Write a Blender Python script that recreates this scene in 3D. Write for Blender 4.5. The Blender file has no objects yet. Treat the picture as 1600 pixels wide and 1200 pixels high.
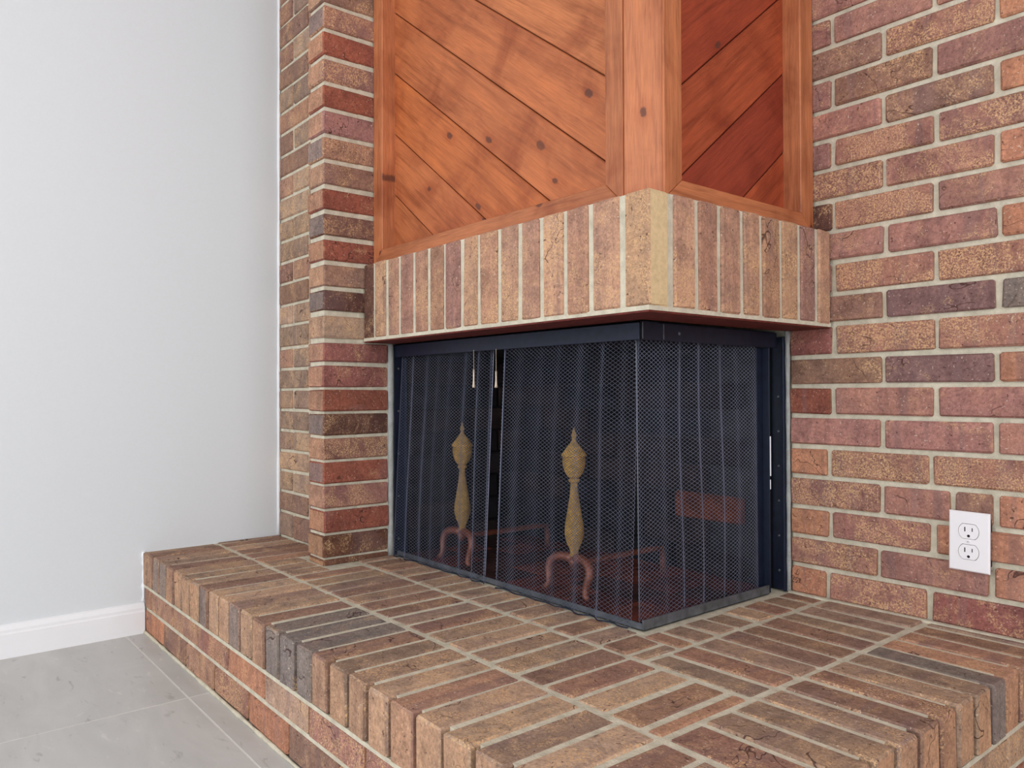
import bpy, bmesh, math, random
import numpy as np
from mathutils import Vector, Matrix
random.seed(7)
S = bpy.context.scene
COL = S.collection
ZS = 0.2244                      # hearth-frame heights -> room heights (floor = 0)
CEIL = 2.44

# ------------------------------------------------------------------ camera
F_PX = 1206.53
cam = bpy.data.cameras.new('camera'); camo = bpy.data.objects.new('camera', cam); COL.objects.link(camo)
cam.sensor_fit = 'HORIZONTAL'; cam.sensor_width = 36.0; cam.lens = F_PX / 1600 * 36.0
cam.clip_start = 0.02
yaw, pitch, roll = math.radians(140.66), math.radians(0.6688), math.radians(-0.1627)
Fv = Vector((math.cos(pitch) * math.cos(yaw), math.cos(pitch) * math.sin(yaw), math.sin(pitch)))
R0 = Vector((math.sin(yaw), -math.cos(yaw), 0)); U0 = R0.cross(Fv)
Rv = R0 * math.cos(roll) + U0 * math.sin(roll); Uv = -R0 * math.sin(roll) + U0 * math.cos(roll)
M = Matrix((Rv, Uv, -Fv)).transposed().to_4x4(); M.translation = Vector((1.3077, -1.6127, 0.4599 + ZS))
camo.matrix_world = M
S.camera = camo

# ------------------------------------------------------------------ world, lights, exposure
w = bpy.data.worlds.new('daylight'); S.world = w; w.use_nodes = True
w.node_tree.nodes['Background'].inputs[0].default_value = (0.86, 0.92, 1.0, 1)
w.node_tree.nodes['Background'].inputs[1].default_value = 1.0
def area(name, loc, rot, sx, sy, energy, color=(1, 1, 1)):
    l = bpy.data.lights.new(name, 'AREA'); l.shape = 'RECTANGLE'; l.size = sx; l.size_y = sy; l.energy = energy; l.color = color
    o = bpy.data.objects.new(name, l); o.location = loc; o.rotation_euler = rot; COL.objects.link(o); return o
# daylight entering through the glazed door in the wall behind the camera and the window in the right wall
area('door_front_offscreen', (0.9, -4.12, 1.18), (math.radians(90), 0, 0), 3.0, 2.1, 108, (0.90, 0.985, 1.06))
area('window_right_offscreen', (3.52, -1.5, 1.40), (math.radians(90), 0, math.radians(90)), 2.4, 1.5, 66, (0.90, 0.985, 1.06))
S.view_settings.view_transform = 'Standard'; S.view_settings.look = 'None'
S.view_settings.exposure = -0.60; S.view_settings.gamma = 1.0; S.view_settings.use_curve_mapping = False

# ------------------------------------------------------------------ helpers
def lin(r, g=None, b=None):
    if g is None: r, g, b = r
    f = lambda c: ((c / 255 + 0.055) / 1.055) ** 2.4 if c > 10 else c / 255 / 12.92
    return (f(r), f(g), f(b))
def rgba(*c): return (*lin(*c), 1.0)
class NT:
    def __init__(s, name):
        s.m = bpy.data.materials.new(name); s.m.use_nodes = True; s.t = s.m.node_tree; s.n = s.t.nodes
        s.b = s.n['Principled BSDF']
    def add(s, typ, **kw):
        n = s.n.new(typ)
        for k, v in kw.items(): setattr(n, k, v)
        return n
    def l(s, a, b): s.t.links.new(a, b)
    def coords(s, scale=(1, 1, 1), rnd=True):
        tc = s.add('ShaderNodeTexCoord'); mp = s.add('ShaderNodeMapping'); mp.inputs['Scale'].default_value = scale
        s.l(tc.outputs['Object'], mp.inputs['Vector'])
        if rnd:
            oi = s.add('ShaderNodeObjectInfo'); mul = s.add('ShaderNodeVectorMath', operation='SCALE')
            cmb = s.add('ShaderNodeCombineXYZ')
            for i in range(3): s.l(oi.outputs['Random'], cmb.inputs[i])
            s.l(cmb.outputs[0], mul.inputs[0]); mul.inputs['Scale'].default_value = 37.0
            s.l(mul.outputs[0], mp.inputs['Location'])
        return mp.outputs[0]
    def noise(s, vec, scale, detail=4, rough=0.55, dist=0.0):
        n = s.add('ShaderNodeTexNoise'); n.inputs['Scale'].default_value = scale; n.inputs['Detail'].default_value = detail
        n.inputs['Roughness'].default_value = rough; n.inputs['Distortion'].default_value = dist
        s.l(vec, n.inputs['Vector']); return n.outputs['Fac']
    def ramp(s, fac, *stops):
        r = s.add('ShaderNodeValToRGB'); e = r.color_ramp.elements
        e[0].position, e[0].color = stops[0]; e[1].position, e[1].color = stops[-1]
        for p, c in stops[1:-1]:
            k = e.new(p); k.color = c
        s.l(fac, r.inputs[0]); return r.outputs[0]
    def step(s, fac, a, b):
        r = s.add('ShaderNodeMapRange', interpolation_type='SMOOTHSTEP'); r.inputs[1].default_value = a; r.inputs[2].default_value = b
        s.l(fac, r.inputs[0]); return r.outputs[0]
    def math(s, op, a, b):
        n = s.add('ShaderNodeMath', operation=op)
        for i, v in enumerate((a, b)):
            if isinstance(v, (int, float)): n.inputs[i].default_value = v
            else: s.l(v, n.inputs[i])
        return n.outputs[0]
    def mix(s, fac, a, b, mode='MIX'):
        n = s.add('ShaderNodeMix', data_type='RGBA', blend_type=mode)
        for i, v in ((0, fac), (6, a), (7, b)):
            if isinstance(v, (int, float)): n.inputs[i].default_value = v
            elif isinstance(v, tuple): n.inputs[i].default_value = v
            else: s.l(v, n.inputs[i])
        return n.outputs[2]
    def bump(s, h, strength=0.3, dist=0.002, normal=None):
        b = s.add('ShaderNodeBump'); b.inputs['Strength'].default_value = strength; b.inputs['Distance'].default_value = dist
        s.l(h, b.inputs['Height'])
        if normal: s.l(normal, b.inputs['Normal'])
        return b.outputs[0]
    def out(s, col=None, rough=0.8, metal=0.0, normal=None, spec=0.3):
        if col is not None:
            if isinstance(col, tuple): s.b.inputs['Base Color'].default_value = col
            else: s.l(col, s.b.inputs['Base Color'])
        if isinstance(rough, (int, float)): s.b.inputs['Roughness'].default_value = rough
        else: s.l(rough, s.b.inputs['Roughness'])
        s.b.inputs['Metallic'].default_value = metal; s.b.inputs['Specular IOR Level'].default_value = spec
        if normal: s.l(normal, s.b.inputs['Normal'])
        return s.m

FLECK = rgba(218, 172, 126)
def brick_mat(name, end=False, vcol=False):
    t = NT(name); v = t.coords()
    if vcol:
        at = t.add('ShaderNodeAttribute', attribute_name='brick_tint'); base, alpha = at.outputs['Color'], at.outputs['Alpha']
    else:
        oi = t.add('ShaderNodeObjectInfo'); base, alpha = oi.outputs['Color'], oi.outputs['Alpha']
    if end:
        ag = t.add('ShaderNodeAttribute', attribute_type='OBJECT', attribute_name='end_grey')
        base = t.mix(0.68, base, t.mix(ag.outputs['Fac'], rgba(196, 150, 116), rgba(140, 126, 120)))
    big = t.noise(v, 14, 4, 0.6); fine = t.noise(v, 190, 5, 0.7); mid = t.noise(v, 60, 4, 0.6, 0.6)
    band = t.coords((9, 0.6, 0.6)); streak = t.noise(band, 6, 2, 0.5)
    c = t.mix(1.0, base, t.ramp(big, (0.25, (0.66, 0.64, 0.66, 1)), (0.5, (1, 1, 1, 1)), (0.8, (1.18, 1.12, 1.04, 1))), 'MULTIPLY')
    c = t.mix(0.55, c, t.ramp(streak, (0.3, (0.78, 0.74, 0.76, 1)), (0.7, (1.16, 1.12, 1.06, 1))), 'MULTIPLY')
    c = t.mix(1.0, c, t.ramp(mid, (0.3, (0.8, 0.78, 0.77, 1)), (0.65, (1.1, 1.1, 1.09, 1))), 'MULTIPLY')
    c = t.mix(0.75, c, t.ramp(fine, (0.36, (0.66, 0.65, 0.66, 1)), (0.5, (1, 1, 1, 1)), (0.64, (1.26, 1.24, 1.2, 1))), 'MULTIPLY')
    if not end:
        bands = t.step(t.noise(t.coords((4.5, 0.25, 0.25)), 7, 2, 0.5), 0.57, 0.60)
        c = t.mix(t.math('MULTIPLY', bands, 0.30), c, rgba(128, 100, 98))
        patch = t.step(t.math('ADD', t.noise(v, 13, 5, 0.68, 0.8), t.math('MULTIPLY', alpha, 0.22)), 0.54, 0.74)
        grain = t.step(t.noise(v, 300, 4, 0.75), 0.45, 0.60)
        c = t.mix(t.math('MULTIPLY', patch, t.math('MULTIPLY', grain, 0.9)), c, FLECK)
    pits = t.step(t.noise(v, 130, 2, 0.5), 0.33, 0.26)
    c = t.mix(t.math('MULTIPLY', pits, 0.7), c, rgba(70, 40, 34))
    cr = t.math('ABSOLUTE', t.math('SUBTRACT', t.noise(v, 11, 3, 0.55, 0.5), 0.5), 0)
    crack = t.math('MULTIPLY', t.step(cr, 0.0075, 0.003), t.step(t.noise(v, 7, 1, 0.5), 0.56, 0.62))
    c = t.mix(t.math('MULTIPLY', crack, 0.8), c, rgba(66, 38, 34))
    pits = t.math('MAXIMUM', pits, crack)
    specks = t.step(t.noise(v, 260, 1, 0.5), 0.70, 0.735)
    c = t.mix(t.math('MULTIPLY', specks, 0.55), c, rgba(226, 205, 182))
    hgt = t.math('ADD', t.math('MULTIPLY', mid, 1.0), t.math('MULTIPLY', fine, 0.5))
    hgt = t.math('SUBTRACT', hgt, t.math('MULTIPLY', pits, 0.5))
    return t.out(c, 0.86, normal=t.bump(hgt, 0.55, 0.0035), spec=0.25)
BRICK, BRICK_END, BRICK_V = brick_mat('fired_brick'), brick_mat('brick_end', end=True), brick_mat('fired_brick_far', vcol=True)

def mortar_mat(name, col):
    t = NT(name); v = t.coords(rnd=False)
    n1 = t.noise(v, 40, 5, 0.65); n2 = t.noise(v, 240, 3, 0.6)
    c = t.mix(1.0, rgba(*col), t.ramp(n1, (0.3, (0.76, 0.75, 0.73, 1)), (0.65, (1.06, 1.06, 1.05, 1))), 'MULTIPLY')
    return t.out(c, 0.92, normal=t.bump(t.math('ADD', n1, t.math('MULTIPLY', n2, 0.5)), 0.7, 0.004), spec=0.2)
MORTAR = mortar_mat('grey_mortar', (212, 200, 178)); MORTAR_L = mortar_mat('pale_mortar', (212, 200, 178))
CEMENT = mortar_mat('grey_cement_fillet', (170, 168, 164))

def wood_mat():
    t = NT('stained_cedar'); oi = t.add('ShaderNodeObjectInfo'); base = oi.outputs['Color']
    v = t.coords((1, 1, 1)); g1 = t.coords((1.2, 16, 16)); g2 = t.coords((6, 120, 120))
    n1 = t.noise(g1, 3.2, 6, 0.62, 0.8); n2 = t.noise(g2, 3.0, 3, 0.6); big = t.noise(v, 5.5, 4, 0.6, 0.6)
    c = t.mix(1.0, base, t.ramp(n1, (0.25, (0.62, 0.52, 0.46, 1)), (0.5, (1, 1, 1, 1)), (0.78, (1.22, 1.2, 1.12, 1))), 'MULTIPLY')
    c = t.mix(0.5, c, t.ramp(n2, (0.35, (0.72, 0.66, 0.62, 1)), (0.62, (1.1, 1.1, 1.08, 1))), 'MULTIPLY')
    c = t.mix(1.0, c, t.ramp(big, (0.28, (0.66, 0.52, 0.48, 1)), (0.52, (1, 1, 1, 1)), (0.75, (1.14, 1.14, 1.12, 1))), 'MULTIPLY')
    vo = t.add('ShaderNodeTexVoronoi', voronoi_dimensions='2D'); vo.inputs['Scale'].default_value = 6.0
    km = t.coords((0.7, 1.25, 1.25)); t.l(km, vo.inputs['Vector'])
    sc0 = t.add('ShaderNodeSeparateColor'); t.l(vo.outputs['Color'], sc0.inputs[0]); sepc0 = sc0.outputs[1]
    kd = t.math('ADD', vo.outputs['Distance'], t.math('MULTIPLY', t.noise(v, 70, 4, 0.7), t.math('ADD', 0.04, t.math('MULTIPLY', sepc0, 0.06))))
    sepc = t.add('ShaderNodeSeparateColor'); t.l(vo.outputs['Color'], sepc.inputs[0]); gate = t.step(sepc.outputs[0], 0.60, 0.63)
    knot = t.math('MULTIPLY', gate, t.step(kd, 0.105, 0.075)); halo = t.math('MULTIPLY', gate, t.step(kd, 0.24, 0.10))
    c = t.mix(t.math('MULTIPLY', halo, 0.35), c, t.mix(1.0, c, (0.72, 0.5, 0.4, 1), 'MULTIPLY'))
    c = t.mix(t.math('MULTIPLY', knot, 0.8), c, rgba(84, 46, 36))
    h = t.math('ADD', n2, t.math('MULTIPLY', n1, 0.8))
    return t.out(c, t.math('ADD', 0.40, t.math('MULTIPLY', n1, 0.25)), normal=t.bump(h, 0.35, 0.0018), spec=0.4)
WOOD = wood_mat()

def plain(name, col, rough=0.5, metal=0.0, nz=None, strength=0.15, spec=0.4, var=0.12):
    t = NT(name); v = t.coords(rnd=False); n = t.noise(v, nz or 60, 4, 0.6)
    c = t.mix(1.0, rgba(*col), t.ramp(n, (0.3, (1 - var,) * 3 + (1,)), (0.7, (1 + var * 0.5,) * 3 + (1,))), 'MULTIPLY')
    return t.out(c, rough, metal, normal=t.bump(n, strength, 0.001), spec=spec)
PAINT = plain('white_wall_paint', (226, 226, 226), 0.6, nz=150, strength=0.12, var=0.015)
CEILP = plain('white_ceiling_paint', (235, 234, 232), 0.9, nz=200, strength=0.3, var=0.02)
TRIMP = plain('white_trim_paint', (246, 242, 241), 0.35, nz=30, strength=0.04, var=0.01)
BLACK = plain('black_painted_steel', (22, 29, 48), 0.42, 0.0, nz=50, strength=0.12, spec=0.4, var=0.4)
BLACKD = plain('soot_black_steel', (16, 17, 22), 0.55, 0.0, nz=50, strength=0.2, var=0.4)
STEEL = plain('worn_galvanised_steel', (120, 124, 130), 0.42, 0.65, nz=35, strength=0.2, var=0.45)
RUST = plain('rusty_red_steel', (112, 44, 34), 0.7, 0.1, nz=70, strength=0.4, var=0.5)
WIRE = plain('dark_wire', (122, 124, 142), 0.45, 0.35, nz=40, strength=0.0, var=0.25)
PULL = plain('worn_brass_pull', (196, 176, 156), 0.4, 0.5, nz=90, var=0.2)
PLASTIC = plain('white_plastic', (240, 232, 231), 0.32, nz=20, strength=0.02, var=0.01)
BOX_SLOT_SHADE = plain('dark_box_slot_shade', (26, 22, 24), 0.8, var=0.1)  # shade inside slots and holes put into the colour; dark outlet box shares it
def firebrick_mat():
    t = NT('sooty_firebrick'); v = t.coords(); oi = t.add('ShaderNodeObjectInfo')
    n = t.noise(v, 16, 5, 0.65); c = t.mix(t.step(n, 0.35, 0.7), t.mix(0.6, oi.outputs['Color'], rgba(14, 13, 15)), oi.outputs['Color'])
    return t.out(c, 0.95, normal=t.bump(t.noise(v, 120, 4, 0.7), 0.4, 0.003), spec=0.1)
FIREBRICK = firebrick_mat()
def brass_mat(name, col, hatch):
    t = NT(name); v = t.coords(rnd=False)
    n = t.noise(v, 70, 4, 0.65); c = t.mix(t.step(n, 0.35, 0.7), rgba(*[int(k * 0.82) for k in col]), rgba(*col))
    h = n
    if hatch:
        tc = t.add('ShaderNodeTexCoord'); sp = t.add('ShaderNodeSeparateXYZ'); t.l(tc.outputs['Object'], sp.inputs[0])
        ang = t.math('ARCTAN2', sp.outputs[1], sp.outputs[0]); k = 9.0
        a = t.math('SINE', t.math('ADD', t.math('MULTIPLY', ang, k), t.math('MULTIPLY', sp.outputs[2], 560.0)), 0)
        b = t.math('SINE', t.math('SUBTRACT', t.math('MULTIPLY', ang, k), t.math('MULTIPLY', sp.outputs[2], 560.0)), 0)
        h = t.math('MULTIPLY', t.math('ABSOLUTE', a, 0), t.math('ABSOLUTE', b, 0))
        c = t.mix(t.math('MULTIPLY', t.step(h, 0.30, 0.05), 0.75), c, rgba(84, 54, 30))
    return t.out(c, 0.42, 0.35, normal=t.bump(h, 0.8 if hatch else 0.2, 0.004), spec=0.5)
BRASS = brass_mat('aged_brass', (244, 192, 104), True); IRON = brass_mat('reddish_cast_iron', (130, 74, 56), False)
def tile_mat():
    t = NT('grey_porcelain_tile'); v = t.coords((1, 1, 1)); oi = t.add('ShaderNodeObjectInfo')
    st = t.coords((1.0, 2.6, 1)); a = t.noise(st, 3.0, 6, 0.62, 0.9); b = t.noise(st, 13, 6, 0.7, 0.5)
    c = t.mix(1.0, rgba(196, 192, 187), t.ramp(a, (0.3, (0.87, 0.865, 0.86, 1)), (0.7, (1.05, 1.05, 1.05, 1))), 'MULTIPLY')
    c = t.mix(t.math('MULTIPLY', t.step(b, 0.41, 0.30), 0.55), c, rgba(140, 134, 128))
    c = t.mix(t.math('MULTIPLY', t.step(b, 0.60, 0.72), 0.5), c, rgba(222, 217, 211))
    return t.out(c, 0.42, normal=t.bump(b, 0.08, 0.001), spec=0.4)
TILE = tile_mat(); GROUT = plain('pale_grout', (216, 210, 202), 0.9, nz=120, var=0.06)

def link(me, name, mats, parent=None):
    o = bpy.data.objects.new(name, me); COL.objects.link(o)
    if mats is not None and not me.materials:
        for m in (mats if isinstance(mats, (list, tuple)) else [mats]): me.materials.append(m)
    if parent: o.parent = parent
    return o
def tag(o, label, cat, group=None, kind=None):
    o['label'] = label; o['category'] = cat
    if group: o['group'] = group
    if kind: o['kind'] = kind
    return o
def empty(name, loc):
    o = bpy.data.objects.new(name, None); o.location = loc; COL.objects.link(o); return o
def add_box(bm, lo, hi):
    vs = [bm.verts.new((x, y, z)) for x in (lo[0], hi[0]) for y in (lo[1], hi[1]) for z in (lo[2], hi[2])]
    for f in ((0, 1, 3, 2), (4, 6, 7, 5), (0, 4, 5, 1), (2, 3, 7, 6), (0, 2, 6, 4), (1, 5, 7, 3)):
        bm.faces.new([vs[i] for i in f])
def to_mesh(bm, name, bevel=0.0, smooth=False):
    if bevel: bmesh.ops.bevel(bm, geom=bm.edges[:], offset=bevel, segments=1, affect='EDGES')
    bmesh.ops.recalc_face_normals(bm, faces=bm.faces[:])
    me = bpy.data.meshes.new(name); bm.to_mesh(me); bm.free()
    if smooth:
        for p in me.polygons: p.use_smooth = True
    return me
def boxes(name, lst, mat, parent=None, bevel=0.0):
    """one mesh from several boxes (lo, hi) in room coordinates"""
    bm = bmesh.new()
    for lo, hi in lst: add_box(bm, lo, hi)
    off = parent.matrix_world.translation if parent else Vector((0, 0, 0))
    if parent:
        off = parent.location
        bmesh.ops.translate(bm, verts=bm.verts[:], vec=-off)
    return link(to_mesh(bm, name, bevel), name, mat, parent)
BR = {}
def brick_mesh(dx, dy, dz, endaxes=''):
    key = (round(dx, 3), round(dy, 3), round(dz, 3), endaxes, random.randrange(3))
    if key in BR: return BR[key]
    bm = bmesh.new(); add_box(bm, (-dx / 2, -dy / 2, -dz / 2), (dx / 2, dy / 2, dz / 2))
    bmesh.ops.bevel(bm, geom=bm.edges[:], offset=min(0.0035, 0.2 * min(dx, dy, dz)), segments=1, affect='EDGES')
    for v in bm.verts: v.co += Vector([random.uniform(-1, 1) * 0.0011 for _ in range(3)])
    bmesh.ops.recalc_face_normals(bm, faces=bm.faces[:])
    me = bpy.data.meshes.new('brick'); bm.to_mesh(me); bm.free()
    me.materials.append(BRICK); me.materials.append(BRICK_END)
    for p in me.polygons:
        if ('x' in endaxes and abs(p.normal.x) > 0.93) or ('y' in endaxes and abs(p.normal.y) > 0.93) or ('z' in endaxes and abs(p.normal.z) > 0.6): p.material_index = 1
    BR[key] = me
    return me
PAL = dict(u=(186, 144, 118), v=(172, 130, 108), w=(162, 120, 106), m=(168, 120, 108), g=(156, 110, 99), b=(152, 114, 98), d=(134, 102, 98), o=(184, 128, 102), r=(146, 92, 84), k=(98, 66, 56),
           p=(156, 112, 104), y=(214, 180, 132), t=(182, 142, 112), R=(150, 88, 71), D=(112, 74, 58), G=(134, 120, 112), h=(158, 130, 111), n=(178, 148, 127), e=(150, 116, 98))
FL = dict(u=0.6, v=0.4, w=0.15, m=0.16, g=0.80, b=0.4, d=0.1, o=0.0, r=0.2, k=0.25, p=0.1, y=0.0, t=0.7, R=0.0, D=0.45, G=0.05, h=0.35, n=0.65, e=0.2)
def brick(parent, c, d, typ='m', rotz=0.0, ends='', grey=0.0, jit=0.0012, name='brick'):
    o = link(brick_mesh(d[0], d[1], d[2], ends), name, None, parent)
    off = parent.location
    o.location = (c[0] - off.x + random.uniform(-jit, jit), c[1] - off.y + random.uniform(-jit, jit), c[2] - off.z)
    o.rotation_euler = (random.uniform(-.004, .004), random.uniform(-.004, .004), rotz + random.uniform(-.004, .004))
    col = lin(*PAL[typ]); k = random.uniform(0.9, 1.08)
    o.color = (col[0] * k * random.uniform(.97, 1.03), col[1] * k, col[2] * k * random.uniform(.95, 1.05), max(0, min(1, FL[typ] + random.uniform(-.1, .15))))
    o['end_grey'] = float(grey)
    return o
def spans(a, b, joints, gap):
    """brick extents between consecutive joints"""
    js = [a] + [j for j in joints if a + .015 < j < b - .015] + [b]
    return [(p + (gap / 2 if i else 0), q - (gap / 2 if i < len(js) - 2 else 0)) for i, (p, q) in enumerate(zip(js[:-1], js[1:]))]
def tube(bm, pts, radii, n=8, cap=True):
    rings = []
    for i, p in enumerate(pts):
        p = Vector(p); a = Vector(pts[max(i - 1, 0)]); b = Vector(pts[min(i + 1, len(pts) - 1)])
        t = (b - a).normalized(); u = t.cross(Vector((0.013, 1, 0.02)))
        if u.length < 0.1: u = t.cross(Vector((1, 0, 0)))
        u.normalize(); v = t.cross(u)
        r = radii[i] if isinstance(radii, (list, tuple)) else radii
        rings.append([bm.verts.new(p + (u * math.cos(2 * math.pi * k / n) + v * math.sin(2 * math.pi * k / n)) * r) for k in range(n)])
    for A, B in zip(rings[:-1], rings[1:]):
        for k in range(n): bm.faces.new((A[k], A[(k + 1) % n], B[(k + 1) % n], B[k]))
    if cap: bm.faces.new(rings[0][::-1]); bm.faces.new(rings[-1])
def lathe(bm, prof, n=24, c=(0, 0)):
    rings = [[bm.verts.new((c[0] + r * math.cos(2 * math.pi * k / n), c[1] + r * math.sin(2 * math.pi * k / n), z)) for k in range(n)] for r, z in prof]
    for A, B in zip(rings[:-1], rings[1:]):
        for k in range(n): bm.faces.new((A[k], A[(k + 1) % n], B[(k + 1) % n], B[k]))
    bm.faces.new(rings[0][::-1]); bm.faces.new(rings[-1])

# ------------------------------------------------------------------ measured positions (metres; heights in hearth frame)
ZH = 0.006
XW = -1.09                                   # white wall
XP, YC = -0.59, -0.7034                      # pilaster face / corner
YST = -0.6176                                # recessed brick strip
YF, XFR = -1.024, 0.852                      # hearth front / right edge
YU1, YU2, XV1, XV2 = -0.8177, -0.6115, 0.644, 0.433
XE = 3.6; YE = -4.2                          # far ends of the room
H = 0.0677
PZ = [0.020, 0.086, 0.151, 0.2165, 0.280, 0.344, 0.4085, 0.473, 0.537, 0.6040, 0.6755, 0.741, 0.8095, 0.877, 0.945, 1.013, 1.082, 1.1505, 1.2205, 1.2904, 1.360, 1.4315, 1.5007]
while PZ[-1] < CEIL - ZS - .07: PZ.append(PZ[-1] + 0.0695)
JZ = [0.0, .0690, .1360, .2025, .2706, .3380, .4065, .4735, .5385, .6095, .6752, .7450, .8116, .8811, .9495, 1.0153, 1.0815, 1.1520, 1.2197]
while JZ[-1] < CEIL - ZS - .07: JZ.append(JZ[-1] + H)

# ------------------------------------------------------------------ room shell
fl = boxes('floor', [((XW - .1, YE - .1, -.06), (XE + .1, 0.1, -.0006))], GROUT)
tag(fl, 'large grey stone-look porcelain tile floor with pale grout', 'floor', kind='structure')
TX, TY = -0.507, -1.071
tm = {}
for i in range(-2, 9):
    for j in range(-7, 3):
        x0, x1 = max(TX + .6 * i + .0018, XW), min(TX + .6 * (i + 1) - .0018, XE); y0, y1 = max(TY + .6 * j + .0018, YE), min(TY + .6 * (j + 1) - .0018, 0)
        if x1 - x0 < .01 or y1 - y0 < .01: continue
        key = (round(x1 - x0, 4), round(y1 - y0, 4))
        if key not in tm:
            bm = bmesh.new(); add_box(bm, (-key[0] / 2, -key[1] / 2, -.008), (key[0] / 2, key[1] / 2, 0)); tm[key] = to_mesh(bm, 'tile', 0.0008)
        o = link(tm[key], 'tile', TILE, fl); o.location = ((x0 + x1) / 2, (y0 + y1) / 2, 0)
ce = boxes('ceiling', [((XW - .1, YE - .1, CEIL), (XE + .1, .1, CEIL + .08))], CEILP); tag(ce, 'plain white painted ceiling', 'ceiling', kind='structure')
wl = boxes('wall_left', [((XW - .1, YE, 0), (XW, YST + .05, CEIL))], PAINT); tag(wl, 'smooth white painted wall beside the brick hearth', 'wall', kind='structure')
wr = boxes('wall_right', [((XE, YE, 0), (XE + .1, 0, .62)), ((XE, YE, 2.18), (XE + .1, 0, CEIL)), ((XE, YE, .62), (XE + .1, -2.75, 2.18)), ((XE, -.25, .62), (XE + .1, 0, 2.18))], PAINT)
tag(wr, 'white painted wall with a wide window opening', 'wall', kind='structure')
wf = boxes('wall_front', [((XW, YE - .1, 2.26), (XE, YE, CEIL)), ((XW, YE - .1, 0), (-.65, YE, 2.26)), ((2.45, YE - .1, 0), (XE, YE, 2.26))], PAINT)
tag(wf, 'white painted wall with a wide glazed door opening', 'wall', kind='structure')
# baseboard with a moulded cap
bm = bmesh.new()
prof = [(0, 0), (.014, 0), (.014, .062), (.0115, .066), (.0115, .073), (.006, .084), (0, .086)]
a = [bm.verts.new((XW + x, YE, z)) for x, z in prof]; b = [bm.verts.new((XW + x, YF + .004, z)) for x, z in prof]
for i in range(len(prof)): bm.faces.new((a[i], a[(i + 1) % 7], b[(i + 1) % 7], b[i]))
bm.faces.new(a[::-1]); bm.faces.new(b)
bb = link(to_mesh(bm, 'baseboard_left'), 'baseboard_left', TRIMP); tag(bb, 'white moulded baseboard along the white wall', 'baseboard', kind='structure')

# right brick wall -------------------------------------------------
X0W = 0.343
wb = boxes('wall_back', [((X0W, .0085, 0), (XE, .11, CEIL)), ((XP - .1, .012, 0), (X0W, .11, CEIL))], MORTAR)
tag(wb, 'red brown brick wall with flecked bricks and grey mortar right of fireplace', 'wall', kind='structure')
TYPES = {1: 'ogrrm', 2: 'gmoom', 3: 'ogomg', 4: 'gmom', 5: 'oggmb', 6: 'mmmob', 7: 'Rmmog', 8: 'bdomm', 9: 'rggob', 10: 'bdGmg', 11: 'pggmo', 12: 'mmobg', 13: 'kgmmo',
         14: 'ggobm', 15: 'pggom', 16: 'mboGg', 17: 'pbmgo', 18: 'bgomg', 19: 'gmmob'}
JA = {1: .430, 3: .438, 5: .434, 7: .4455, 9: .4475, 11: .4475, 13: .449, 15: .449, 17: .449}
JB = {2: .543, 4: .551, 6: .552, 8: .555, 10: .559, 12: .561, 14: .559, 16: .560, 18: .561}
far = []
def wall_course(ci, z0, z1):
    odd = ci % 2 == 1
    js = []
    first = JA.get(ci, .449) if odd else JB.get(ci, .560)
    x = first
    while x < XE: js.append(x); x += .2125 if odd else .2115
    ts = TYPES.get(ci, '')
    for n, (a, b) in enumerate(spans(X0W if z1 > 0 else XFR + .002, XE, js, .0105)):
        t = ts[n] if n < len(ts) else random.choice('mgbobmpg')
        if ci == 4 and abs(a - .556) < .02:            # cut brick above the outlet box
            for aa, bb_, tt in ((a, .683, 'm'), (.693, b, 'b')): brick(wb, ((aa + bb_) / 2, .045, (z0 + z1) / 2 + ZS), (bb_ - aa, .09, z1 - z0 - .0105), tt, ends='x')
            continue
        if a < 1.25 and z1 < 1.62: brick(wb, ((a + b) / 2, .045, (z0 + z1) / 2 + ZS), (b - a, .09, z1 - z0 - .0105), t, ends='x')
        else: far.append((a, b, z0 + .005, z1 - .005, t))
for ci in range(1, len(JZ)): wall_course(ci, JZ[ci - 1] if ci > 1 else .001, JZ[ci])
for k in range(3): wall_course(-k - 1, -(k + 1) * .0715 - .006, -k * .0715 - .006)
bm = bmesh.new(); lay = bm.loops.layers.float_color.new('brick_tint')
for a, b, z0, z1, t in far:
    nf = len(bm.faces); add_box(bm, (a, 0, z0 + ZS), (b, .09, z1 + ZS)); bm.faces.ensure_lookup_table()
    col = lin(*PAL[t]); k = random.uniform(.88, 1.08)
    for f in bm.faces[nf:]:
        for l in f.loops: l[lay] = (col[0] * k, col[1] * k, col[2] * k, FL[t])
o = link(to_mesh(bm, 'brickwork'), 'brickwork', BRICK_V, wb); o['kind'] = 'stuff'

# recessed brick strip next to the white wall ------------------------
ws = boxes('wall_recess', [((XW - .02, YST + .005, ZH + ZS - .05), (XP - .02, YST + .1, CEIL)), ((XP - .02, YST + .02, ZH + ZS - .05), (XP - .004, .1, CEIL))], MORTAR)
tag(ws, 'narrow strip of brown brick wall between the white wall and brick pilaster', 'wall', kind='structure')
zs = [ZH] + PZ[1:]
for k in range(1, len(zs)):
    js = [-.984, -.775] if k % 2 else [-.872]
    for a, b in spans(XW + .002, XP - .05, js, .009):
        brick(ws, ((a + b) / 2, YST + .045, (zs[k - 1] + zs[k]) / 2 + ZS), (b - a, .09, zs[k] - zs[k - 1] - .009), random.choice('hhbnehv'), ends='x' if b - a < .12 else '')
bm = bmesh.new(); tube(bm, [(XW + .002, YST - .001, ZH + ZS + z) for z in np.linspace(0, 2.2, 40)], [.0045 + random.uniform(-.0012, .0016) for _ in range(40)], 8)  # bead added to draw the bright halo line along this corner
t1 = link(to_mesh(bm, 'halo_bead', smooth=True), 'halo_bead', TRIMP); tag(t1, 'thin white bead added to draw a bright halo line where white wall meets brick', 'halo line', kind='structure')

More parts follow.
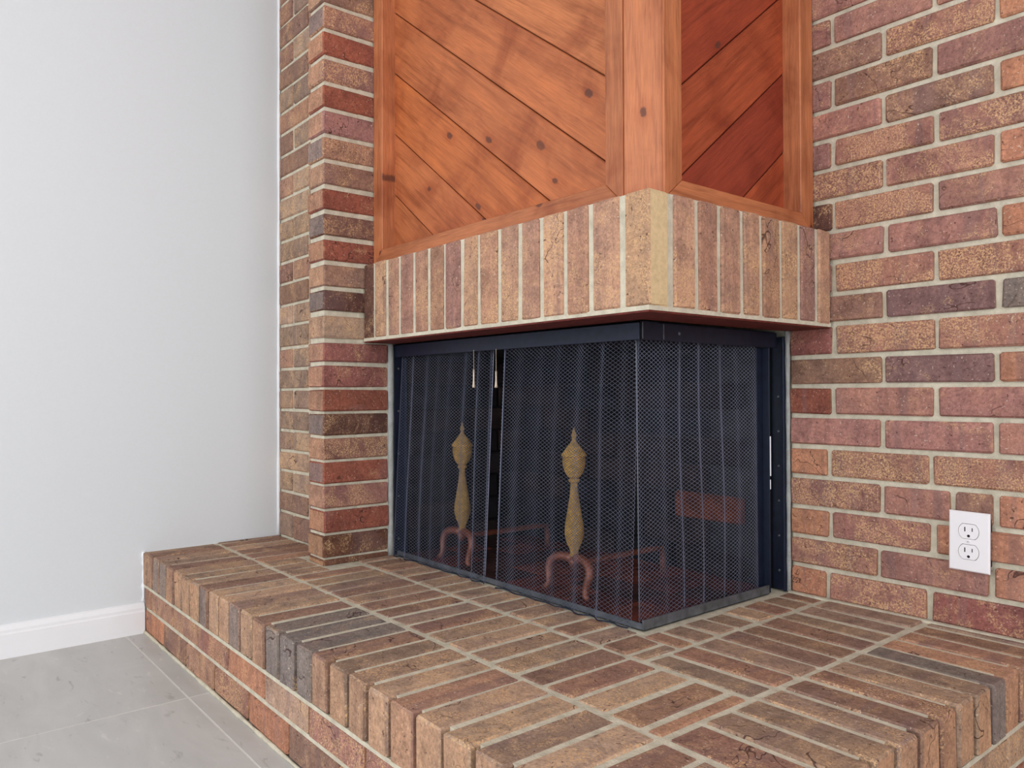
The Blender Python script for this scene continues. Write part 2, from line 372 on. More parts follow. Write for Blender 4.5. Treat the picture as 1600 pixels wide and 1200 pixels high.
# ------------------------------------------------------------------ brick pilaster
pil = boxes('brick_pilaster', [((XP - .09, YC + .006, ZH + ZS), (XP - .006, -.50, CEIL))], MORTAR)
tag(pil, 'narrow brick pilaster of stacked stretchers left of the fireplace opening', 'pilaster')
PT = 'DgRgRgkRrrnkeRDRbbpRgRge'
GREY = {6, 11, 14, 17, 22, 4}
brick(pil, (XP - .0455, -.6055, ZH + ZS + .004), (.093, .194, .016), 'D', ends='y')
for k in range(1, len(PZ)):
    t = 'DRgRgkRrrnkeRDRbbpRgRge'[k - 1] if k <= 23 else random.choice('RgbDe')
    g = .0075 if k < 9 else (.016 if k in (9, 10) else .0125)
    z0, z1 = PZ[k - 1] + (g / 2), PZ[k] - g / 2
    if k == 10: z0 -= .003
    brick(pil, (XP - .0455, -.6055, (z0 + z1) / 2 + ZS), (.093, .196, z1 - z0), t, ends='y', grey=1.0 if k in GREY else random.uniform(0, .25), jit=.0018)

# ------------------------------------------------------------------ raised hearth
zt, zr = ZH + ZS, -.086 + ZS
hb = boxes('brick_hearth', [((XW, YF + .018, zr - .004), (XFR - .020, YST, zt - .0025)), ((XP + .002, YST, zr - .004), (XFR - .020, -.001, zt - .0025)), ((.343, -.012, zt - .004), (XFR - .004, -.001, zt + .002)),
                            ((XW, YF + .016, 0), (XFR - .016, YST, zr)), ((XP, YST, 0), (XFR - .016, -.001, zr)),
                            ((XW, YF + .009, .065), (XFR - .009, YF + .03, .0742)), ((XFR - .03, YF + .009, .065), (XFR - .009, -.001, .0742)), ((XW, YF + .003, zr - .008), (XFR - .003, YF + .03, zr)), ((XFR - .03, YF + .003, zr - .008), (XFR - .003, -.001, zr))], MORTAR_L)
tag(hb, 'raised L-shaped brick hearth platform with light mortar joints', 'hearth')
def hbrick(x0, x1, y0, y1, t, ends='', grey=0.):
    brick(hb, ((x0 + x1) / 2, (y0 + y1) / 2, (zr + zt) / 2 + random.uniform(-.0012, .001)), (x1 - x0, y1 - y0, zt - zr), t, ends=ends, grey=grey, jit=.001)
XJ = [-1.046, -.987, -.923, -.863, -.792, -.723, -.656, -.587, -.521, -.453, -.387, -.319, -.252, -.185, -.112, -.041, .029, .096, .163, .229, .297, .367, .437, .506, .575, .644, .713, .783]
greyx = {15: 1, 16: 1, 17: 1, 3: 1, 2: 1}
for n, (a, b) in enumerate(spans(XW + .002, XFR, XJ, .0105)):
    g = n in (2, 3, 8, 11, 14, 15, 16)
    hbrick(a, b, YF, YU1 - .006, 'G' if n in (14, 15, 16) else random.choice('hhbhnevhe'), ends='y', grey=1.0 if g else random.uniform(0, .3))
x = -1.072; js = []
while x < XV1: js.append(x); x += .0672
for a, b in spans(XW + .002, XV1 - .006, js, .0105):
    if b > XP - .1 and a < XP: hbrick(a, b, YU1 + .006, YC - .006, random.choice('hhe'))
    else: hbrick(a, b, YU1 + .006, YU2 - .006, random.choice('hhbhnevhe'))
x = XP + .04; js = []
while x < XV2: js.append(x); x += .0675
for a, b in spans(XP + .004, XV2 - .005, js, .0105): hbrick(a, b, YU2 + .006, -.497 if b < .34 else -.515, random.choice('hhbhnevhe'))
YJ = [-.735, -.668, -.602, -.538, -.472, -.412, -.346, -.284, -.225, -.163, -.098, -.034]
for n, (a, b) in enumerate(spans(YU1 + .006, -.013, YJ, .0105)):
    hbrick(XV1 + .006, XFR, a, b, 'G' if n == 8 else random.choice('hhbhnevhe'), ends='x', grey=1.0 if n == 8 else 0.)
YJ2 = [-.545, -.478, -.410, -.343, -.276, -.208, -.142, -.075]
for a, b in spans(YU2 + .006, -.013, YJ2, .0105): hbrick(XV2 + .006, XV1 - .006, a, b, random.choice('hhbhnevhe'))
YJ3 = [-.462, -.395, -.330, -.262, -.195, -.128, -.060]
for a, b in spans(-.508, -.013, YJ3, .0105): hbrick(XFR - .852 + .345, XV2 - .006, a, b, random.choice('hhbhnevhe'))
# two courses of stretchers under the rowlock
c1, c2, c3 = -.0945 + ZS, -.1590 + ZS, .004
def stretch(x0, x1, y0, y1, z0, z1, t, ends=''):
    brick(hb, ((x0 + x1) / 2, (y0 + y1) / 2, (z0 + z1) / 2), (x1 - x0, y1 - y0, z1 - z0), t, ends=ends, jit=.001)
for js, z0, z1 in (([-1.024 + .206 * i for i in range(9)] + [XFR - .093], c2 + .008, c1), ([-.904 + .205 * i for i in range(9)], c3, c2)):
    for a, b in spans(XW + .002, XFR - .006, js, .010): stretch(a, b, YF + .006, YF + .092, z0, z1, random.choice('gnegobv'), 'x')
    off = 0 if z0 > c3 else .10
    for a, b in spans(YF + .100, -.003, [YF + .2 - off + .206 * i for i in range(1, 5)], .010): stretch(XFR - .092, XFR - .006, a, b, z0, z1, random.choice('onoe'), 'y')
bm = bmesh.new(); tube(bm, [(x, YF + .004, .003) for x in np.linspace(XW, XFR, 50)], [.0042 + random.uniform(-.0015, .0015) for _ in range(50)], 6)
link(to_mesh(bm, 'caulk_line', smooth=True), 'caulk_line', MORTAR_L, hb)
bm = bmesh.new(); tube(bm, [(XW + .001, YF + .003, z) for z in np.linspace(.09, zt, 14)], [.004 + random.uniform(-.002, .003) for _ in range(14)], 6)
link(to_mesh(bm, 'caulk_line', smooth=True), 'caulk_line', TRIMP, hb)

# ------------------------------------------------------------------ brick mantel band (soldier course) on a steel angle
A, C, B = Vector((XP + .001, -.586)), Vector((.4385, -.597)), Vector((.4465, -.001))
mz0, mz1 = .6095 + ZS, .811 + ZS
def prism(name, poly, z0, z1, mat, parent, bevel=0.):
    bm = bmesh.new(); off = parent.location if parent else Vector((0, 0, 0))
    lo = [bm.verts.new((x - off.x, y - off.y, z0 - off.z)) for x, y in poly]; hi = [bm.verts.new((x - off.x, y - off.y, z1 - off.z)) for x, y in poly]
    bm.faces.new(lo[::-1]); bm.faces.new(hi)
    for i in range(len(poly)): bm.faces.new((lo[i], lo[(i + 1) % len(poly)], hi[(i + 1) % len(poly)], hi[i]))
    return link(to_mesh(bm, name, bevel), name, mat, parent)
def ring(d0, d1):
    """L-shaped plan between setback d0 and d1 behind the mantel faces"""
    return [(A.x, A.y + d0), (C.x - d0, C.y + d0), (B.x - d0, B.y), (B.x - d1, B.y), (C.x - d1, C.y + d1), (A.x, A.y + d1)]
man = prism('brick_mantel', ring(.0045, .088), mz0 + .001, mz1 - .001, MORTAR_L, None)
tag(man, 'band of upright bricks wrapping the corner above the fireplace opening', 'mantel')
def along(P, Q, s0, s1, nrm, t, ends='', depth=.09, grey=0.):
    d = (Q - P).normalized(); c = P + d * ((s0 + s1) / 2) + nrm * (depth / 2)
    brick(man, (c.x, c.y, (mz0 + mz1) / 2 + random.uniform(-.001, .001)), (s1 - s0, depth, mz1 - mz0), t, rotz=math.atan2(d.y, d.x), ends=ends, grey=grey, jit=.0012)
dL = (C - A).normalized(); nL = Vector((-dL.y, dL.x)); dR = (B - C).normalized(); nR = Vector((-dR.y, dR.x))
MJ = [-.531, -.462, -.398, -.327, -.258, -.19, -.121, -.055, .018, .088, .155, .226, .295, .374]
MT = 'ktntbdmtetntbtt'
sp = spans(A.x + .004, .374, MJ[:-1], .0125)
for n, (a, b) in enumerate(sp): along(A, C, a - A.x, b - A.x - (.006 if n == len(sp) - 1 else 0), nL, 'kuvwvvwuvuvuvuv'[n])  # leftmost brick takes a dark colour in place of the shade there
co = brick(man, ((.3805 + C.x) / 2, C.y + .0255, (mz0 + mz1) / 2), (C.x - .3805, .050, mz1 - mz0), 't', rotz=math.atan2(dL.y, dL.x), ends='')
for p in co.data.polygons:
    if p.normal.x > .6: p.material_index = 1
BRICK_CREAM = plain('cream_brick_end_face', (216, 186, 142), 0.88, nz=120, strength=0.5, var=0.16, spec=0.2); co.data.materials[1] = BRICK_CREAM
RJ = [-.465, -.398, -.328, -.263, -.194, -.127, -.059]
for n, (a, b) in enumerate(spans(-.529, -.002, RJ, .0125)): along(C, B, a - C.y, b - C.y - (.004 if b > -.01 else 0), nR, 'uvvuvuwu'[n])
prism('steel_lintel', ring(.004, .105), .5990 + ZS, .6060 + ZS, RUST, man)
prism('mortar_bead', ring(.0022, .028), .6022 + ZS, mz0 + .001, MORTAR_L, man)

# ------------------------------------------------------------------ stained wood chimney hood
hz0, hz1 = .811 + ZS, CEIL - .002
WY, WX = -.554, .406
CH0, CH1 = (.339, WY), (WX, -.516)
RL, RR = .040, .042                          # plank recess behind trim faces
hood = prism('wood_chimney_hood', [(XP + .001, WY + RL + .012), (CH0[0] - .01, WY + RL + .012), (WX - RR - .012, CH1[1] + .012), (WX - RR - .012, -.001), (XP + .001, -.001)], hz0, hz1, plain('backing_wood', (150, 84, 50), 0.8), None)
tag(hood, 'reddish stained wood chimney hood with diagonal planks and mitred trim', 'chimney hood')
def clip(poly, n, d):                       # keep n.p <= d
    out = []
    for i in range(len(poly)):
        p, q = poly[i], poly[(i + 1) % len(poly)]; a = n[0] * p[0] + n[1] * p[1] - d; b = n[0] * q[0] + n[1] * q[1] - d
        if a <= 0: out.append(p)
        if a * b < 0:
            t = a / (a - b); out.append((p[0] + (q[0] - p[0]) * t, p[1] + (q[1] - p[1]) * t))
    return out
def piece(name, poly, O, Sx, N, thick, ang, col, bevel=.0018):
    """poly in (s, z) on the plane through O; front face on that plane, body behind it; grain along ang"""
    Sx, N = Vector(Sx), Vector(N); Zv = Vector((0, 0, 1))
    gx = Sx * math.cos(ang) + Zv * math.sin(ang); gy = N.cross(gx)
    c = Vector((sum(p[0] for p in poly) / len(poly), sum(p[1] for p in poly) / len(poly)))
    P = Vector(O) + Sx * c.x + Zv * (c.y)
    bm = bmesh.new(); fr, bk = [], []
    for s, z in poly:
        dv = Sx * (s - c.x) + Zv * (z - c.y); u, v = dv.dot(gx), dv.dot(gy)
        fr.append(bm.verts.new((u, v, 0))); bk.append(bm.verts.new((u, v, -thick)))
    k = len(poly); bm.faces.new(fr); bm.faces.new(bk[::-1])
    for i in range(k): bm.faces.new((fr[i], bk[i], bk[(i + 1) % k], fr[(i + 1) % k]))
    o = link(to_mesh(bm, name, bevel), name, WOOD, hood)
    m = Matrix((gx, gy, N)).transposed().to_4x4(); m.translation = P
    o.matrix_local = m
    q = random.uniform(.9, 1.08); l = lin(*col); o.color = (l[0] * q, l[1] * q, l[2] * q, 1)
    return o
def planks(s0, s1, O, Sx, N, ang, zref, sref, pitch, cols, zt_):
    n = (-math.sin(ang), math.cos(ang)); pv = pitch * math.cos(ang); base = n[0] * sref + n[1] * zref
    for k in range(-7, 12):
        lo, hi = base + k * pv + .0012, base + (k + 1) * pv - .0012
        poly = clip(clip([(s0, hz0 - .0), (s1, hz0 - .0), (s1, zt_), (s0, zt_)], n, hi), (-n[0], -n[1]), -lo)
        if len(poly) < 3: continue
        ar = abs(sum(poly[i][0] * poly[(i + 1) % len(poly)][1] - poly[(i + 1) % len(poly)][0] * poly[i][1] for i in range(len(poly)))) / 2
        if ar < 4e-4: continue
        piece('plank', poly, O, Sx, N, .011, ang, random.choice(cols))
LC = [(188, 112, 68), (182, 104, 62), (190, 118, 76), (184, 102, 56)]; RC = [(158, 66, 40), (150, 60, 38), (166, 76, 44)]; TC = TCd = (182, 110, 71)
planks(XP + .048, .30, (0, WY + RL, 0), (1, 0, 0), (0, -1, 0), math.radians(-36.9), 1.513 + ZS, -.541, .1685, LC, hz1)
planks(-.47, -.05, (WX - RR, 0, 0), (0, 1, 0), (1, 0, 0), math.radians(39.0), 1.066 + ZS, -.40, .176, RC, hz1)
OL, SL, NL = (0, WY, 0), (1, 0, 0), (0, -1, 0); OR_, SR, NR = (WX, 0, 0), (0, 1, 0), (1, 0, 0)
rt = .853 + ZS; T = .046
V90 = math.pi / 2
piece('trim_board', [(XP + .002, hz0), (XP + .050, rt), (XP + .050, hz1), (XP + .002, hz1)], OL, SL, NL, T, V90, TCd)
piece('trim_board', [(.339, hz0), (.339, hz1), (.295, hz1), (.295, rt)], OL, SL, NL, T, V90, TC)
piece('bottom_rail', [(XP + .003, hz0), (.338, hz0), (.2945, rt), (XP + .0505, rt)], OL, SL, NL, T, 0, TCd)
piece('trim_board', [(-.516, hz0), (-.464, rt), (-.464, hz1), (-.516, hz1)], OR_, SR, NR, T, V90, TC)
piece('trim_board', [(-.002, hz0), (-.002, hz1), (-.054, hz1), (-.054, rt)], OR_, SR, NR, T, V90, TC)
piece('bottom_rail', [(-.515, hz0), (-.003, hz0), (-.0545, rt), (-.4635, rt)], OR_, SR, NR, T, 0, TC)
dch = (Vector(CH1) - Vector(CH0)); Lc = dch.length; dch.normalize()
piece('corner_board', [(.003, hz0), (Lc - .003, hz0), (Lc - .003, hz1), (.003, hz1)], (CH0[0], CH0[1], 0), (dch.x, dch.y, 0), (dch.y, -dch.x, 0), .02, V90, TC)

# ------------------------------------------------------------------ firebox
fx0, fx1, fy0, fy1 = XP + .002, .326, -.490, .006
fb = empty('firebox', (-.13, -.25, ZH + ZS)); tag(fb, 'black steel framed two-sided firebox with sooty brick lining', 'firebox')
zb, zhd0, zhd1 = ZH + ZS, .5615 + ZS, .5975 + ZS
boxes('header', [((fx0, fy0, zhd0), (fx1, fy0 + .004, zhd1)), ((fx0, fy0, zhd1 - .004), (fx1, fy0 + .05, zhd1))], BLACK, fb, .0008)
hd2 = boxes('header', [((fx1 - .004, fy0, zhd0), (fx1, -.024, zhd1 - .002)), ((fx1 - .05, fy0 + .05, zhd1 - .004), (fx1 - .004, -.024, zhd1))], BLACK, fb, .0008)
for yy in (-.487, -.425):   # folded seams
    boxes('seam', [((fx1 - .001, yy, zhd0 + .002), (fx1 + .0012, yy + .0025, zhd1 - .003))], STEEL, fb)
def screw(x, y, z, n, r=.003):
    bm = bmesh.new(); lathe(bm, [(r, 0), (r, .0008), (r * .6, .0018)], 10)
    o = link(to_mesh(bm, 'screw', smooth=False), 'screw', STEEL, fb); o.location = Vector((x, y, z)) - fb.location
    o.rotation_euler = Vector(n).to_track_quat('Z', 'Y').to_euler()
for z in (.05, .17, .29, .41, .53): screw(XP + .0045, -.476, z + ZS, (1, 0, 0))
for z in (.05, .13, .21, .29, .37, .45): screw(.318, -.0065, z + ZS, (0, -1, 0))
screw(fx1, -.375, .578 + ZS, (1, 0, 0), .0035)
boxes('side_post', [((XP + .0005, -.490, zb), (XP + .0045, -.455, zhd1)), ((XP + .0045, -.459, zb), (XP + .016, -.455, zhd0))], BLACK, fb, .0006)
boxes('side_post', [((.300, -.006, zb), (.337, -.002, zhd1 - .01)), ((.333, -.016, zb), (.337, -.006, zhd1 - .01))], BLACK, fb, .0006)
boxes('track_flange', [((.300, -.072, zb), (.304, -.048, zhd0)), ((.304, -.050, zb), (.322, -.048, zhd0))], BLACK, fb, .0005)
boxes('white_sealant', [((.3225, -.0505, .27 + ZS), (.3245, -.0475, .36 + ZS)), ((.3225, -.0505, .24 + ZS), (.324, -.048, .262 + ZS))], TRIMP, fb, .0005)
boxes('sill', [((fx0 + .01, fy0 + .004, zb), (fx1 - .002, fy0 + .008, zb + .013)), ((fx0 + .01, fy0 + .004, zb), (fx1 - .002, fy0 + .03, zb + .002))], STEEL, fb, .0005)
boxes('sill', [((fx1 - .004, fy0 + .004, zb), (fx1, -.06, zb + .020)), ((fx1 - .03, fy0 + .004, zb), (fx1, -.06, zb + .002))], STEEL, fb, .0005)
# grey cement fillets between brick and frame
bm = bmesh.new(); tube(bm, [(XP - .001 - fb.location.x, -.4985 - fb.location.y, z - fb.location.z) for z in np.linspace(zb, zhd1, 18)], [.0088 + random.uniform(-.001, .001) for _ in range(18)], 8)
link(to_mesh(bm, 'cement_fillet', smooth=True), 'cement_fillet', CEMENT, fb)
bm = bmesh.new(); tube(bm, [(.341 - fb.location.x, -.004 - fb.location.y, z - fb.location.z) for z in np.linspace(zb, zhd1 + .004, 18)], [.0048 + random.uniform(-.0008, .001) for _ in range(17)] + [.008], 8)
link(to_mesh(bm, 'cement_fillet', smooth=True), 'cement_fillet', CEMENT, fb)
# lining: soot-dark firebricks on the two closed sides, brick floor, smoke shelf
def fbrick(c, d, col):
    o = link(brick_mesh(*d), 'firebrick', None, fb); o.location = Vector(c) - fb.location
    o.color = (*lin(*col), 1)
    o.material_slots[0].link = 'OBJECT'; o.material_slots[0].material = FIREBRICK
    return o
boxes('lining_core', [((fx0 - .001, -.452, zb + .001), (fx0 + .010, -.002, zhd1 - .006)), ((fx0, -.016, zb + .001), (.300, -.001, zhd1 - .006)), ((fx0 + .01, -.452, zb - .001), (.30, -.016, zb + .002)),
                      ((fx0, -.452, zhd1 - .03), (.29, -.016, zhd1 - .01))], BLACKD, fb)
warm = {(2, 3): (112, 60, 44)}
for r in range(8):
    z = zb + .034 + r * .0685
    if z > zhd0: break
    for i in range(5):
        x = fx0 + .02 + (i + (.5 if r % 2 else 0)) * .205 + .09
        if x + .1 > .302: continue
        fbrick((x, -.026, z), (.198, .02, .063), warm.get((r, i), random.choice([(44, 38, 40), (36, 34, 38), (52, 42, 42), (40, 40, 46)])))
    for ya, yb in (((-.450, -.247), (-.240, -.038)) if r % 2 else ((-.450, -.345), (-.338, -.140), (-.133, -.038))):
        fbrick((fx0 + .018, (ya + yb) / 2, z), (.02, yb - ya, .063), random.choice([(44, 38, 40), (38, 34, 36), (56, 44, 42)]))
for i in range(8):
    for j in range(4):
        fbrick((fx0 + .03 + .055 + i * .1075, -.405 + j * .107, zb + .0025), (.104, .103, .009), random.choice([(104, 48, 40), (88, 44, 40), (70, 44, 42), (112, 56, 44)]))

# ------------------------------------------------------------------ spark screen mesh curtains
def curtain(name, label, P0, P1, nrm, top_off, bot_off, z0, z1, lam, amp, ph, pitch=.0064, rowh=.0041, radius=.00060, edges=(True, True)):
    P0, P1, nrm = Vector(P0), Vector(P1), Vector(nrm); W = (P1 - P0).length; d = (P1 - P0) / W
    s = np.linspace(0, W, 4000)
    def wave(s, v):
        warp = s + .006 * np.sin(2 * np.pi * s / .19 + ph) + .0015 * np.sin(2 * np.pi * s / .083 + 2 * ph)
        a = amp * (.62 + .38 * np.sin(2 * np.pi * s / .31 + 1.7 * ph)) * (.72 + .45 * v)
        return a * np.sin(2 * np.pi * warp / lam + ph + .35 * v) + .15 * a * np.sin(4.1 * np.pi * warp / lam + .6)
    y = wave(s, .6); L = np.concatenate([[0], np.cumsum(np.hypot(np.diff(s), np.diff(y)))])
    nc = int(L[-1] / pitch); nr = int((z1 - z0) / rowh)
    ii, jj = np.meshgrid(np.arange(nc + 1), np.arange(nr + 1), indexing='ij')
    arc = (ii + np.where((ii + jj) % 2 == 0, .47, -.47)) * pitch; arc = np.clip(arc, 0, L[-1])
    v = jj / nr; ss = np.interp(arc, L, s); off = wave(ss, v) + top_off * (1 - v) + bot_off * v
    sway = .006 * np.sin(2 * np.pi * v * .8 + 3 * ss / W + ph)
    ss = ss + sway * np.sin(np.pi * np.clip(ss / W, 0, 1))
    X = np.stack([P0.x + d.x * ss + nrm.x * off, P0.y + d.y * ss + nrm.y * off, z1 - (z1 - z0) * v], -1)    # (nc+1, nr+1, 3)
    T = np.zeros_like(X); T[:, 1:-1] = X[:, 2:] - X[:, :-2]; T[:, 0] = X[:, 1] - X[:, 0]; T[:, -1] = X[:, -1] - X[:, -2]
    N0 = np.array([nrm.x, nrm.y, 0.]); U = np.cross(np.array([0, 0, 1.]), N0); ring_ = []
    for k in range(3):
        a = 2 * math.pi * k / 3 + .5; ring_.append(X + radius * (math.cos(a) * N0 + math.sin(a) * U))
    Vv = np.stack(ring_, 2)                                           # (c, r, 3, 3)
    nC, nR = nc + 1, nr + 1; idx = np.arange(nC * nR * 3).reshape(nC, nR, 3)
    q = []
    for k in range(3):
        k2 = (k + 1) % 3; q.append(np.stack([idx[:, :-1, k], idx[:, :-1, k2], idx[:, 1:, k2], idx[:, 1:, k]], -1).reshape(-1, 4))
    q = np.concatenate(q)
    base = Vector(((P0.x + P1.x) / 2, (P0.y + P1.y) / 2, z0)); e = empty(name, base)
    Vv = Vv.reshape(-1, 3) - np.array(base)
    me = bpy.data.meshes.new('wire_mesh'); me.vertices.add(len(Vv)); me.vertices.foreach_set('co', Vv.ravel())
    me.loops.add(q.size); me.loops.foreach_set('vertex_index', q.ravel().astype(np.int32)); me.polygons.add(len(q))
    me.polygons.foreach_set('loop_start', (np.arange(len(q)) * 4).astype(np.int32)); me.update(calc_edges=True)
    o = link(me, 'wire_mesh', WIRE, e); o['kind'] = 'stuff'
    for k, on in zip((0, nc), edges):
        if not on: continue
        bm = bmesh.new(); tube(bm, [tuple(p - np.array(base)) for p in X[k, ::6]], .0011, 5); link(to_mesh(bm, 'edge_wire', smooth=True), 'edge_wire', STEEL if nrm.x else WIRE, e)
    bm = bmesh.new(); tube(bm, [tuple(p - np.array(base)) for p in X[::2, -1]], .0016, 5); link(to_mesh(bm, 'hem_wire', smooth=True), 'hem_wire', BLACK, e)
    tag(e, label, 'mesh curtain', 'spark screen curtains'); return e
ctz1 = zhd0 + .012
cu1 = curtain('mesh_curtain', 'dark wire mesh spark curtain beside the brick pilaster', (fx0 + .020, -.481), (-.150, -.481), (0, -1), -.010, .017, zb + .002, ctz1, .060, .0056, .4, edges=(False, True))
cu2 = curtain('mesh_curtain', 'dark wire mesh spark curtain in front of the taller-looking brass andiron near the corner', (-.108, -.481), (.306, -.481), (0, -1), -.010, .018, zb + .002, ctz1, .066, .0060, 1.3, edges=(True, False))
cu3 = curtain('mesh_curtain', 'dark wire mesh spark curtain on the short side facing the outlet wall', (.309, -.482), (.309, -.074), (1, 0), -.006, 0, zb + .010, ctz1, .066, .0072, 2.2, edges=(True, False))
cu1['label'] = 'dark wire mesh spark curtain hanging beside the brick pilaster'
cu2['label'] = 'dark wire mesh spark curtain hanging between the pull chains and the firebox corner'
cu3['label'] = 'dark wire mesh spark curtain on the short firebox side next to brick wall'
def pull(x, parent, zlow, zst):
    b = parent.location; y = -.504
    bm = bmesh.new()
    n = int((zhd0 + .004 - zst) / .0042)
    for k in range(n):
        z = zst + k * .0042; tube(bm, [(x - b.x, y - b.y, z - b.z), (x - b.x, y - b.y, z + .0021 - b.z), (x - b.x, y - b.y, z + .0042 - b.z)], [.0005, .0013, .0005], 5)
    ch = link(to_mesh(bm, 'pull_chain', smooth=True), 'pull_chain', PULL, parent)
    bm = bmesh.new(); L = zst - zlow; lathe(bm, [(.0038, 0), (.0042, .003), (.0028, .012), (.0022, .022), (.0026, L - .002), (.0012, L)], 10, (x - b.x, y - b.y))
    bmesh.ops.translate(bm, verts=bm.verts[:], vec=(0, 0, zlow - b.z))
    link(to_mesh(bm, 'pull_handle', smooth=True), 'pull_handle', PULL, parent)
pull(-.190, cu1, .473 + ZS, .518 + ZS); pull(-.103, cu2, .472 + ZS, .512 + ZS)

# ------------------------------------------------------------------ andirons
def andiron(x, y, label):
    e = empty('andiron', (x, y, zb + .007)); tag(e, label, 'andiron', 'brass andirons in the firebox')
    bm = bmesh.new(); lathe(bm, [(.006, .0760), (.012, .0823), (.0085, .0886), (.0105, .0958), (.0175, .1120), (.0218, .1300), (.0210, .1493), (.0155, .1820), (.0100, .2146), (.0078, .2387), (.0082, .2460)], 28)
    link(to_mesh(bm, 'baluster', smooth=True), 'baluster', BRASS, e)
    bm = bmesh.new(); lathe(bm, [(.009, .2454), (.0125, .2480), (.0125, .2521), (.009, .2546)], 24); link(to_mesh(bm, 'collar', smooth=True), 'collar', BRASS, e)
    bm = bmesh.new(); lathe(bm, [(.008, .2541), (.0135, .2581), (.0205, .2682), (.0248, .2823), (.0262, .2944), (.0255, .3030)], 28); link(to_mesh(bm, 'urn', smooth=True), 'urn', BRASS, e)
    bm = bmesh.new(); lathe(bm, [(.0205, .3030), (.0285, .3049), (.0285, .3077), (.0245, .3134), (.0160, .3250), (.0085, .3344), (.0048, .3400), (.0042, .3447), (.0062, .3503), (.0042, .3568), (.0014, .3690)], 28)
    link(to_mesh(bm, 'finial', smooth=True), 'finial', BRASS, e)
    for s in (-1, 1):
        bm = bmesh.new(); pts = [(0, 0, .0760), (s * .018, -.002, .0760), (s * .036, -.006, .0769), (s * .052, -.010, .0730), (s * .062, -.014, .0631), (s * .065, -.018, .0486), (s * .061, -.021, .0319), (s * .058, -.024, .0167), (s * .062, -.027, .0061), (s * .072, -.030, .0015)]
        tube(bm, pts, [.012, .0115, .0105, .0105, .0105, .0098, .0085, .0075, .008, .006], 10); link(to_mesh(bm, 'leg', smooth=True), 'leg', IRON, e)
    bm = bmesh.new(); lathe(bm, [(.003, .0502), (.0095, .0562), (.014, .0669), (.012, .0778)], 16); link(to_mesh(bm, 'pendant', smooth=True), 'pendant', IRON, e)
    bm = bmesh.new(); tube(bm, [(0, .0, .0699), (0, .06, .0638), (0, .26, .0623), (0, .30, .0593), (0, .305, .0304), (0, .305, .0000)], .0075, 8); link(to_mesh(bm, 'log_bar', smooth=True), 'log_bar', IRON, e)
    return e
andiron(.052, -.404, 'brass andiron with urn finial behind the curtain nearest the firebox corner')
andiron(-.378, -.404, 'brass andiron with urn finial behind the curtain beside the pilaster')

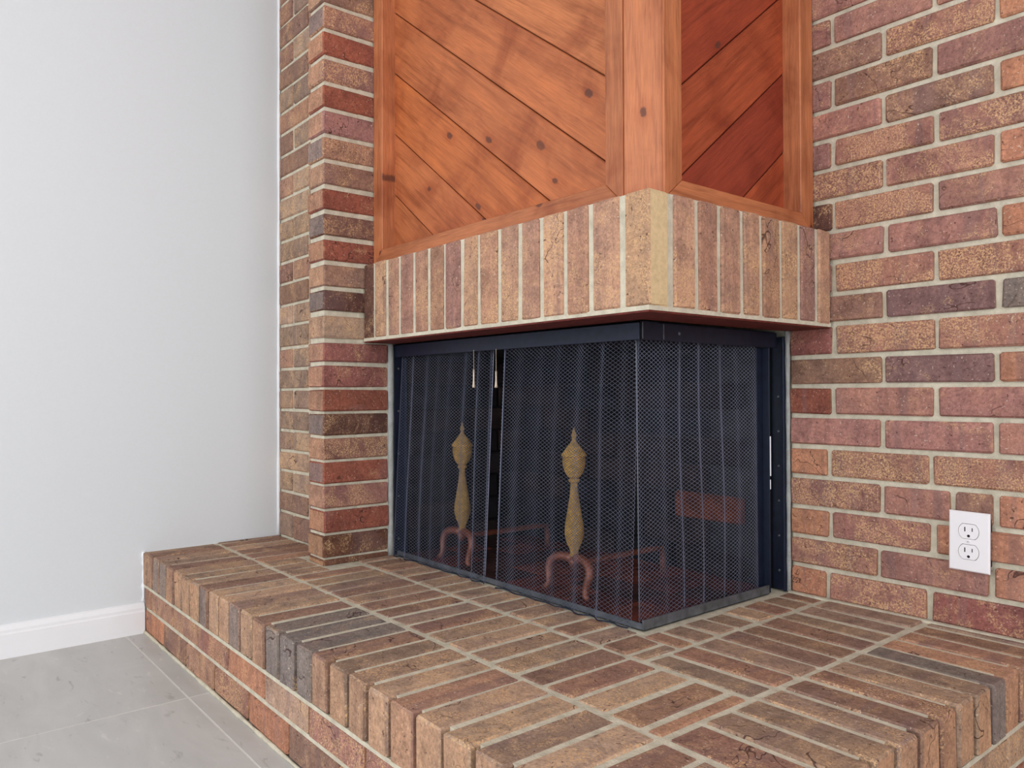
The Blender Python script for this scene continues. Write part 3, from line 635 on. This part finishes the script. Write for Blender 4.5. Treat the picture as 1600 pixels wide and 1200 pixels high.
# ------------------------------------------------------------------ electrical outlet on the brick wall
ox, oz = .7215, .1755 + ZS
e = empty('electrical_outlet', (ox, 0, oz)); tag(e, 'white duplex electrical outlet on the brick wall above the hearth', 'outlet')
e.rotation_euler = (0, math.radians(.6), 0)
def lb(name, lst, mat, parent, bevel=0.):
    bm = bmesh.new()
    for lo, hi in lst: add_box(bm, lo, hi)
    return link(to_mesh(bm, name, bevel), name, mat, parent)
def cover_plate():
    bm = bmesh.new()
    def loop(pts, y): return [bm.verts.new((x, y, z)) for x, z in pts]
    def wall(A_, B_):
        for i in range(len(A_)): bm.faces.new((A_[i], A_[(i + 1) % len(A_)], B_[(i + 1) % len(A_)], B_[i]))
    rect = lambda d: [(-.0355 + d, -.0565 + d), (.0355 - d, -.0565 + d), (.0355 - d, .0565 - d), (-.0355 + d, .0565 - d)]
    back, edge, front = loop(rect(0), -.0085), loop(rect(0), -.0123), loop(rect(.0022), -.0145)
    wall(back, edge); wall(edge, front); loops = [front]
    for zc in (.0195, -.0195):
        pts = [(.0183 * math.cos(2 * math.pi * k / 40), zc + max(-.0146, min(.0146, .0183 * math.sin(2 * math.pi * k / 40)))) for k in range(40)]
        f, b = loop(pts, -.0145), loop(pts, -.0100); wall(f, b); loops.append(f)
    ed = [bm.edges.get((L[i], L[(i + 1) % len(L)])) for L in loops for i in range(len(L))]
    bmesh.ops.triangle_fill(bm, use_beauty=True, edges=ed, normal=(0, -1, 0))
    return link(to_mesh(bm, 'cover_plate'), 'cover_plate', PLASTIC, e)
cover_plate()
lb('outlet_box', [((-.029, -.0098, -.044), (.0335, .004, .044))], BOX_SLOT_SHADE, e)
def dface(zc):
    bm = bmesh.new(); pts = []
    for k in range(40):
        a = 2 * math.pi * k / 40; pts.append((.0174 * math.cos(a), max(-.0138, min(.0138, .0174 * math.sin(a)))))
    for sc, y0, y1, m, nm in ((1.0, -.0095, -.0154, PLASTIC, 'receptacle'),):
        A_ = [bm.verts.new((x * sc, y0, z * sc)) for x, z in pts]; B_ = [bm.verts.new((x * sc, y1, z * sc)) for x, z in pts]
        for i in range(40): bm.faces.new((A_[i], A_[(i + 1) % 40], B_[(i + 1) % 40], B_[i]))
        bm.faces.new(B_)
    r = link(to_mesh(bm, 'receptacle'), 'receptacle', PLASTIC, e); r.location = (0, 0, zc)
    lb('slot_shade', [((-.0073, -.0157, -.0005), (-.0055, -.015, .0080))], BOX_SLOT_SHADE, r); lb('slot_shade', [((.0056, -.0157, .0005), (.0072, -.015, .0072))], BOX_SLOT_SHADE, r)  # raised dark pieces, slot shade carried by their colour
    bm = bmesh.new(); lathe(bm, [(.0026, 0), (.0026, .0006)], 14)
    g = link(to_mesh(bm, 'ground_hole_shade'), 'ground_hole_shade', BOX_SLOT_SHADE, r); g.rotation_euler = (math.radians(90), 0, 0); g.location = (0, -.0151, -.0085)
dface(.0195); dface(-.0195)
bm = bmesh.new(); lathe(bm, [(.0030, 0), (.0030, .0007), (.0016, .0013)], 14)
s_ = link(to_mesh(bm, 'screw'), 'screw', PLASTIC, e); s_.rotation_euler = (math.radians(90), 0, 0); s_.location = (0, -.0145, 0)
lb('screw_slot_shade', [((-.0024, -.01595, -.0003), (.0024, -.0156, .0003))], BOX_SLOT_SHADE, e)
bpy.context.view_layer.update()
